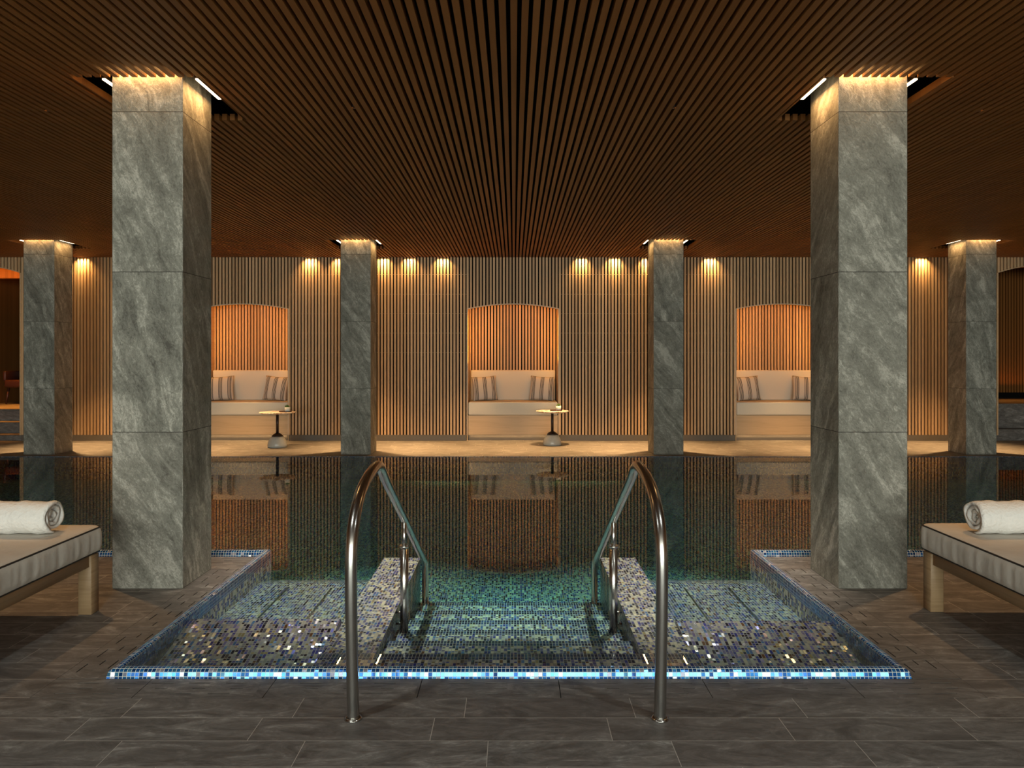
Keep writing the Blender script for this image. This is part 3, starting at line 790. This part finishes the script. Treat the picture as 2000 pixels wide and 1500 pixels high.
# ------------------------------------------------------------------ handrails
def handrail(x, label):
    t = thing('pool_handrail', (x, 2.58, 0), label, 'handrail', 'steel pool handrails')
    pts = [(2.58, 0.0), (2.572, 0.10), (2.562, 0.22), (2.552, 0.34), (2.546, 0.46), (2.548, 0.57), (2.562, 0.645), (2.59, 0.70), (2.64, 0.75), (2.71, 0.79), (2.80, 0.817), (2.91, 0.835), (3.00, 0.842), (3.06, 0.838), (3.11, 0.820), (3.16, 0.790), (3.22, 0.752), (3.55, 0.573), (4.0, 0.329), (4.5, 0.055), (4.62, -0.01), (4.67, -0.05), (4.685, -0.30)]
    P = [(0, a - 2.58, b_) for a, b_ in pts]
    # smooth with Catmull-Rom
    Q = []
    for i in range(len(P) - 1):
        p0, p1, p2, p3 = (Vector(P[max(0, i - 1)]), Vector(P[i]), Vector(P[i + 1]), Vector(P[min(len(P) - 1, i + 2)]))
        for s_ in range(4):
            u = s_ / 4
            Q.append(0.5 * ((2 * p1) + (-p0 + p2) * u + (2 * p0 - 5 * p1 + 4 * p2 - p3) * u * u + (-p0 + 3 * p1 - 3 * p2 + p3) * u ** 3))
    Q.append(Vector(P[-1]))
    mb = MB(); mb.tube(Q, 0.0215, 28); mb.build('rail', M['steel'], parent=t)
    mb = MB(); mb.lathe([(0.0215, 0.0), (0.032, 0.0), (0.032, 0.003), (0.024, 0.007), (0.0215, 0.007)], 0, 0, 32); mb.build('floor_flange', M['steel'], parent=t)
    py = 3.783 - 2.58
    mb = MB(); mb.tube([(0, py, 0.25), (0, py, 0.44)], 0.0115, 16); mb.build('pin', M['steel'], parent=t)
    mb = MB(); mb.tube([(0, py, 0.308), (0, py, -0.145)], 0.022, 22); mb.tube([(0, py, 0.298), (0, py, 0.309)], 0.026, 22)
    mb.build('post', M['steel'], parent=t)
    sx = -1 if x < 0 else 1
    for z in (-0.045, -0.105):
        mb = MB(); mb.tube([(0, py, z), (sx * 0.045, py, z)], 0.006, 10); mb.build('wall_bracket', M['steel'], parent=t)
    return t
handrail(-0.578, 'left curved brushed steel handrail leading into the pool steps')
handrail(0.526, 'right curved brushed steel handrail leading into the pool steps')

# ------------------------------------------------------------------ daybeds
def daybed(xi, yf, sx, label):
    """xi: inner side, yf: far end, sx: direction away from the aisle"""
    t = thing('daybed', (xi + sx * 0.38, yf - 1.0, 0), label, 'daybed', 'wooden daybeds facing the pool')
    W, Ln = 0.76, 2.0; hx, hy = W / 2, Ln / 2
    for a in (-1, 1):
        for b_ in (-1, 1):
            mb = MB(); x0 = a * (hx - 0.035); y0 = b_ * (hy - 0.04)
            mb.box(x0 - 0.034, x0 + 0.034, y0 - 0.034, y0 + 0.034, 0.0, 0.298, bev=0.003, seg=1); mb.build('leg', M['bed_wood'], parent=t)
    for a in (-1, 1):
        mb = MB(); x0 = a * (hx - 0.035); mb.box(x0 - 0.022, x0 + 0.022, -hy + 0.07, hy - 0.07, 0.24, 0.298, bev=0.003, seg=1); mb.build('side_rail', M['bed_wood'], parent=t)
        mb = MB(); y0 = a * (hy - 0.04); mb.box(-hx + 0.066, hx - 0.066, y0 - 0.022, y0 + 0.022, 0.24, 0.298, bev=0.003, seg=1); mb.build('end_rail', M['bed_wood'], parent=t)
    mb = MB()
    for q in range(12):
        y = -hy + 0.12 + q * (Ln - 0.24) / 11; mb.box(-hx + 0.05, hx - 0.05, y - 0.03, y + 0.03, 0.285, 0.298)
    mb.build('slat_base', M['bed_wood'], parent=t)
    # mattress: grid box with puckered sides
    bm = bmesh.new(); rnd = random.Random(3); m0, m1 = 0.308, 0.428; r = 0.03
    mxh, myh = hx + 0.002, hy + 0.012
    ring = []
    def corner_loop(off):
        pts = []
        for cx, cy, a0 in ((1, 1, 0), (-1, 1, 90), (-1, -1, 180), (1, -1, 270)):
            for q in range(6):
                a = R(a0 + 90 * q / 5); pts.append((cx * (mxh - r) + (r + off) * math.cos(a), cy * (myh - r) + (r + off) * math.sin(a)))
        out_ = []
        for i in range(len(pts)):
            p, q = Vector(pts[i]), Vector(pts[(i + 1) % len(pts)]); L_ = (q - p).length; k_ = max(1, int(L_ / 0.012))
            for u in range(k_): out_.append(p.lerp(q, u / k_))
        return out_
    b0 = corner_loop(0.0); nn = len(b0)
    sn = [sum(math.sin(i * 2 * math.pi * f / nn + ph) * am for f, ph, am in ((37, 1.0, .4), (61, 2.1, .5), (89, 0.3, .5), (131, 4.0, .35), (23, 2, .3))) for i in range(nn)]
    prof = [(0.0, 0.0, 0), (0.007, 0.08, .4), (0.010, 0.25, 1), (0.011, 0.5, 1), (0.010, 0.75, .8), (0.006, 0.93, .3), (0.0, 1.0, 0)]
    cen = Vector((0, 0))
    rings = []
    for off, f, am in prof:
        rg = []
        for i, p in enumerate(b0):
            prev, nxt = b0[i - 1], b0[(i + 1) % nn]; tg = (nxt - prev).normalized(); nr = Vector((tg.y, -tg.x))
            pp = p + nr * (off + am * sn[i] * 0.0022)
            rg.append(bm.verts.new((pp.x, pp.y, m0 + (m1 - m0) * f)))
        rings.append(rg)
    for A, B in zip(rings, rings[1:]):
        for i in range(nn):
            f = bm.faces.new((A[i], A[(i + 1) % nn], B[(i + 1) % nn], B[i])); f.smooth = True
    prev = rings[-1]
    for q, hgt in ((0.985, 0.006), (0.95, 0.011), (0.8, 0.014), (0.4, 0.016)):
        rg = []
        for i, p in enumerate(b0):
            rg.append(bm.verts.new((p.x - (p.x) * (1 - q), p.y - math.copysign(min(abs(p.y), (1 - q) * mxh), p.y), m1 + hgt)))
        for i in range(nn):
            f = bm.faces.new((prev[i], prev[(i + 1) % nn], rg[(i + 1) % nn], rg[i])); f.smooth = True
        prev = rg
    bm.faces.new(prev); bm.faces.new(rings[0][::-1])
    mb = MB(); mb.bm.free(); mb.bm = bm; mt = mb.build('mattress', M['bed_fabric'], parent=t)
    mb = MB()
    for z in (m0 + 0.001, m1):
        loop = [(p.x * 1.001, p.y * 1.001, z) for p in b0]; mb.tube(loop + [loop[0]], 0.0042, 6, caps=False)
    mb.build('piping', M['piping'], parent=mt)
    return t
daybed(-2.130, 3.69, -1, 'cream mattress daybed with wooden frame at the left edge')
daybed(2.125, 3.73, 1, 'cream mattress daybed with wooden frame at the right edge')

def towel(xe, yc, zb, sx, label, seed):
    """rolled towel lying along x; spiral end at xe, body runs in direction sx"""
    rnd = random.Random(seed); bm = bmesh.new(); L_ = 0.52; turns = 3.3; th = 0.0135
    NP = 110; sec = []
    def spiral(t_):
        a = t_ * turns * 2 * math.pi; r_ = 0.010 + 0.071 * t_; return a, r_
    a_end = turns * 2 * math.pi
    mid = []
    for i in range(NP + 1):
        a, r_ = spiral(i / NP); a2 = a - a_end - R(100)
        mid.append(Vector((r_ * math.cos(a2) * 1.06, r_ * math.sin(a2) * 0.96)))
    def prof_at(wob):
        o_, in_ = [], []
        for i, p in enumerate(mid):
            tg = (mid[min(NP, i + 1)] - mid[max(0, i - 1)]).normalized(); nr = Vector((tg.y, -tg.x))
            h_ = th / 2 * (1 + 0.15 * math.sin(i * 0.9 + wob)) * (1 if 2 < i < NP - 2 else 0.6)
            o_.append(p + nr * h_); in_.append(p - nr * h_)
        return o_ + in_[::-1]
    K = 30; rings = []
    for q in range(K + 1):
        u = q / K; pr = prof_at(u * 5 + seed)
        endf = min(u, 1 - u)
        rg = []
        for i, p in enumerate(pr):
            ii = i if i <= NP else 2 * NP + 1 - i; rr_ = ii / NP
            bul = 0.022 * (1 - rr_) * max(0, 1 - endf / 0.10)      # core pokes out / sinks a little
            sc_ = 1 - 0.05 * max(0, 1 - endf / 0.03)
            x = u * L_ + (bul if u < 0.5 else -bul) + 0.004 * math.sin(ii * 0.5 + seed)
            n1 = 0.0022 * math.sin(u * 21 + ii * 0.21 + seed) + 0.0016 * math.sin(u * 47 + ii * 0.13)
            sc2 = sc_ + n1 / 0.08
            rg.append(bm.verts.new((sx * x, p.x * sc2, p.y * sc2 + 0.080)))
        rings.append(rg)
    m_ = len(rings[0])
    for A, B in zip(rings, rings[1:]):
        for i in range(m_):
            f = bm.faces.new((A[i], A[(i + 1) % m_], B[(i + 1) % m_], B[i])); f.smooth = True
    for rg in (rings[0], rings[-1]):
        for i in range(NP):
            f = bm.faces.new((rg[i], rg[i + 1], rg[m_ - 2 - i], rg[m_ - 1 - i])); f.smooth = True
    mb = MB(); mb.bm.free(); mb.bm = bm; o = mb.build('rolled_towel', M['towel'])
    o.location = (xe, yc, zb)
    return tag(o, label, 'towel', 'rolled white towels on the daybeds')
towel(-2.235, 3.50, 0.4435, -1, 'rolled white towel on the left daybed', 1)
towel(2.235, 3.50, 0.4435, 1, 'rolled white towel on the right daybed', 4)

# ------------------------------------------------------------------ rooms beyond the two wide arches
for di, (xc, hw, z0, rise) in enumerate(DOORS):
    mb = MB(); K = 14
    for q in range(K):
        xa = xc - hw + 2 * hw * q / K; xb = xc - hw + 2 * hw * (q + 1) / K
        A = z0 + rise * (1 - ((xa - xc) / hw) ** 2); B = z0 + rise * (1 - ((xb - xc) / hw) ** 2)
        mb.face([(xa, WY - 0.005, A), (xb, WY - 0.005, B), (xb, WY + 0.35, B), (xa, WY + 0.35, A)])
        mb.face([(xa, WY - 0.006, A), (xb, WY - 0.006, B), (xb, WY - 0.006, B + 0.012), (xa, WY - 0.006, A + 0.012)])
    inner = xc + hw if di == 0 else xc - hw; o_ = 0.02 if di == 0 else -0.02
    mb.box(min(inner, inner + o_), max(inner, inner + o_), WY - 0.008, WY + 0.35, 0.088, z0)
    struct(mb.build('trim_%d' % (5 + di), M['oak']))
# left: steps up to a lounge
mb = MB()
for q, (y, z) in enumerate(((WY + 0.02, 0.085), (11.50, 0.257), (11.80, 0.449))):
    mb.box(-HX, -7.70, y, y + 0.32 if q < 2 else 15.2, z - 0.02 if q else 0.0, z)
    mb.box(-HX, -7.70, y + 0.004, y + 0.03, 0.0, z - 0.02)
st = struct(mb.build('steps', M['deck_cover']))
mb = MB()
for y, z in ((WY + 0.02, 0.085), (11.50, 0.257), (11.80, 0.449)): mb.box(-HX, -7.70, y - 0.004, y + 0.01, z - 0.006, z + 0.001)
mb.build('step_nosing', M['steel'], parent=st)
mb = MB()
for i in range(int(-HX / PITCH), int(-7.0 / PITCH)):
    qbox(mb, i * PITCH - SW / 2, i * PITCH + SW / 2, 15.0, 15.03, 0.449, 3.1)
mb.mi = 1; mb.box(-HX, -7.0, 15.031, 15.1, 0, 3.2); mb.box(-7.70, -7.60, WY + 0.35, 15.1, 0, 3.2); mb.box(-HX, -7.6, 11.5, 15.1, 3.13, 3.2)
mb.mi = 0; mb.box(-HX, -7.70, 12.3, 12.42, 2.66, 3.13); mb.box(-HX, -7.70, 14.0, 15.0, 2.5, 2.62)
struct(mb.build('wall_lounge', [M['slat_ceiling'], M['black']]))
t = thing('sideboard', (-9.0, 14.6, 0.449), 'dim wooden sideboard seen through the left archway', 'sideboard')
mb = MB(); mb.box(-0.58, 0.75, -0.22, 0.22, 0.80, 0.86); mb.build('top', M['oak'], parent=t)
mb = MB(); mb.box(-0.56, 0.73, -0.20, 0.20, 0.08, 0.80); mb.build('body', M['brown_leather'], parent=t)
for q, (x, lb) in enumerate(((-9.3, 'leftmost dark leafy plant on the lounge sideboard'), (-8.95, 'middle dark leafy plant on the lounge sideboard'), (-8.6, 'rightmost dark leafy plant on the lounge sideboard'))):
    t = thing('potted_plant', (x, 14.55, 1.309), lb, 'plant', 'plants on the lounge sideboard')
    mb = MB(); mb.lathe([(0, 0), (0.05, 0), (0.06, 0.05), (0.05, 0.05), (0, 0.045)], 0, 0, 16); mb.build('pot', M['tray'], parent=t)
    mb = MB(); rnd = random.Random(q)
    for s_ in range(40):
        a = rnd.uniform(0, 6.28); e = rnd.uniform(0.0, 1.3); l = rnd.uniform(0.06, 0.12); d = Vector((math.cos(a) * math.cos(e), math.sin(a) * math.cos(e), math.sin(e)))
        p = Vector((0, 0, 0.045)); mb.tube([p, p + d * l * 0.6, p + d * l], [0.004, 0.016, 0.002], 5)
    mb.build('foliage', M['leaf'], parent=t)
t = thing('lounge_chair', (-8.95, 13.3, 0.449), 'dark leather lounge chair seen through the left archway', 'chair')
mb = MB(); mb.box(-0.30, 0.30, -0.30, 0.30, 0.30, 0.44, bev=0.03, seg=3); mb.build('seat', M['brown_leather'], parent=t)
mb = MB(); mb.box(-0.30, 0.30, 0.22, 0.32, 0.44, 0.85, bev=0.03, seg=3); mb.build('backrest', M['brown_leather'], parent=t)
for sx in (-1, 1):
    mb = MB(); mb.box(sx * 0.31 - 0.03, sx * 0.31 + 0.03, -0.28, 0.30, 0.42, 0.60, bev=0.02, seg=2); mb.build('armrest', M['brown_leather'], parent=t)
    for sy_ in (-1, 1):
        mb = MB(); mb.tube([(sx * 0.25, sy_ * 0.24, 0.30), (sx * 0.28, sy_ * 0.27, 0.0)], [0.02, 0.012], 8); mb.build('leg', M['brown_leather'], parent=t)
light('AREA', 'lounge_cove_glow', (-8.7, 12.0, 2.55), 10, AMB, rot=(R(160), 0, 0), size=1.4, size_y=0.1)
light('AREA', 'lounge_floor_glow', (-8.7, 12.3, 2.6), 26, AMB, size=1.2, size_y=0.3, spread=70)
# right: raised platform with dark slatted wall behind
mb = MB()
mb.box(7.55, HX, WY + 0.02, 11.60, 0.0, 0.175); mb.box(7.55, HX, 11.45, 13.2, 0.0, 0.56)
struct(mb.build('platform', M['deck_cover']))
mb = MB()
for i in range(int(7.3 / PITCH), int(HX / PITCH)):
    qbox(mb, i * PITCH - SW / 2, i * PITCH + SW / 2, 13.1, 13.13, 0.66, 3.1)
mb.mi = 1; mb.box(7.3, HX, 13.131, 13.2, 0, 3.2); mb.box(7.46, 7.56, WY + 0.35, 13.2, 0, 3.2); mb.box(7.4, HX, 11.5, 13.2, 3.13, 3.2); mb.box(7.5, HX, 13.08, 13.13, 0.56, 0.66)
struct(mb.build('wall_platform', [M['slat_ceiling'], M['black']]))
light('AREA', 'platform_floor_glow', (8.5, 12.95, 0.70), 4, AMB, rot=(R(-150), 0, 0), size=1.6, size_y=0.05)
light('SPOT', 'platform_downlight', (8.0, 12.4, 2.8), 25, AMB, spot=50, blend=1, radius=0.03)
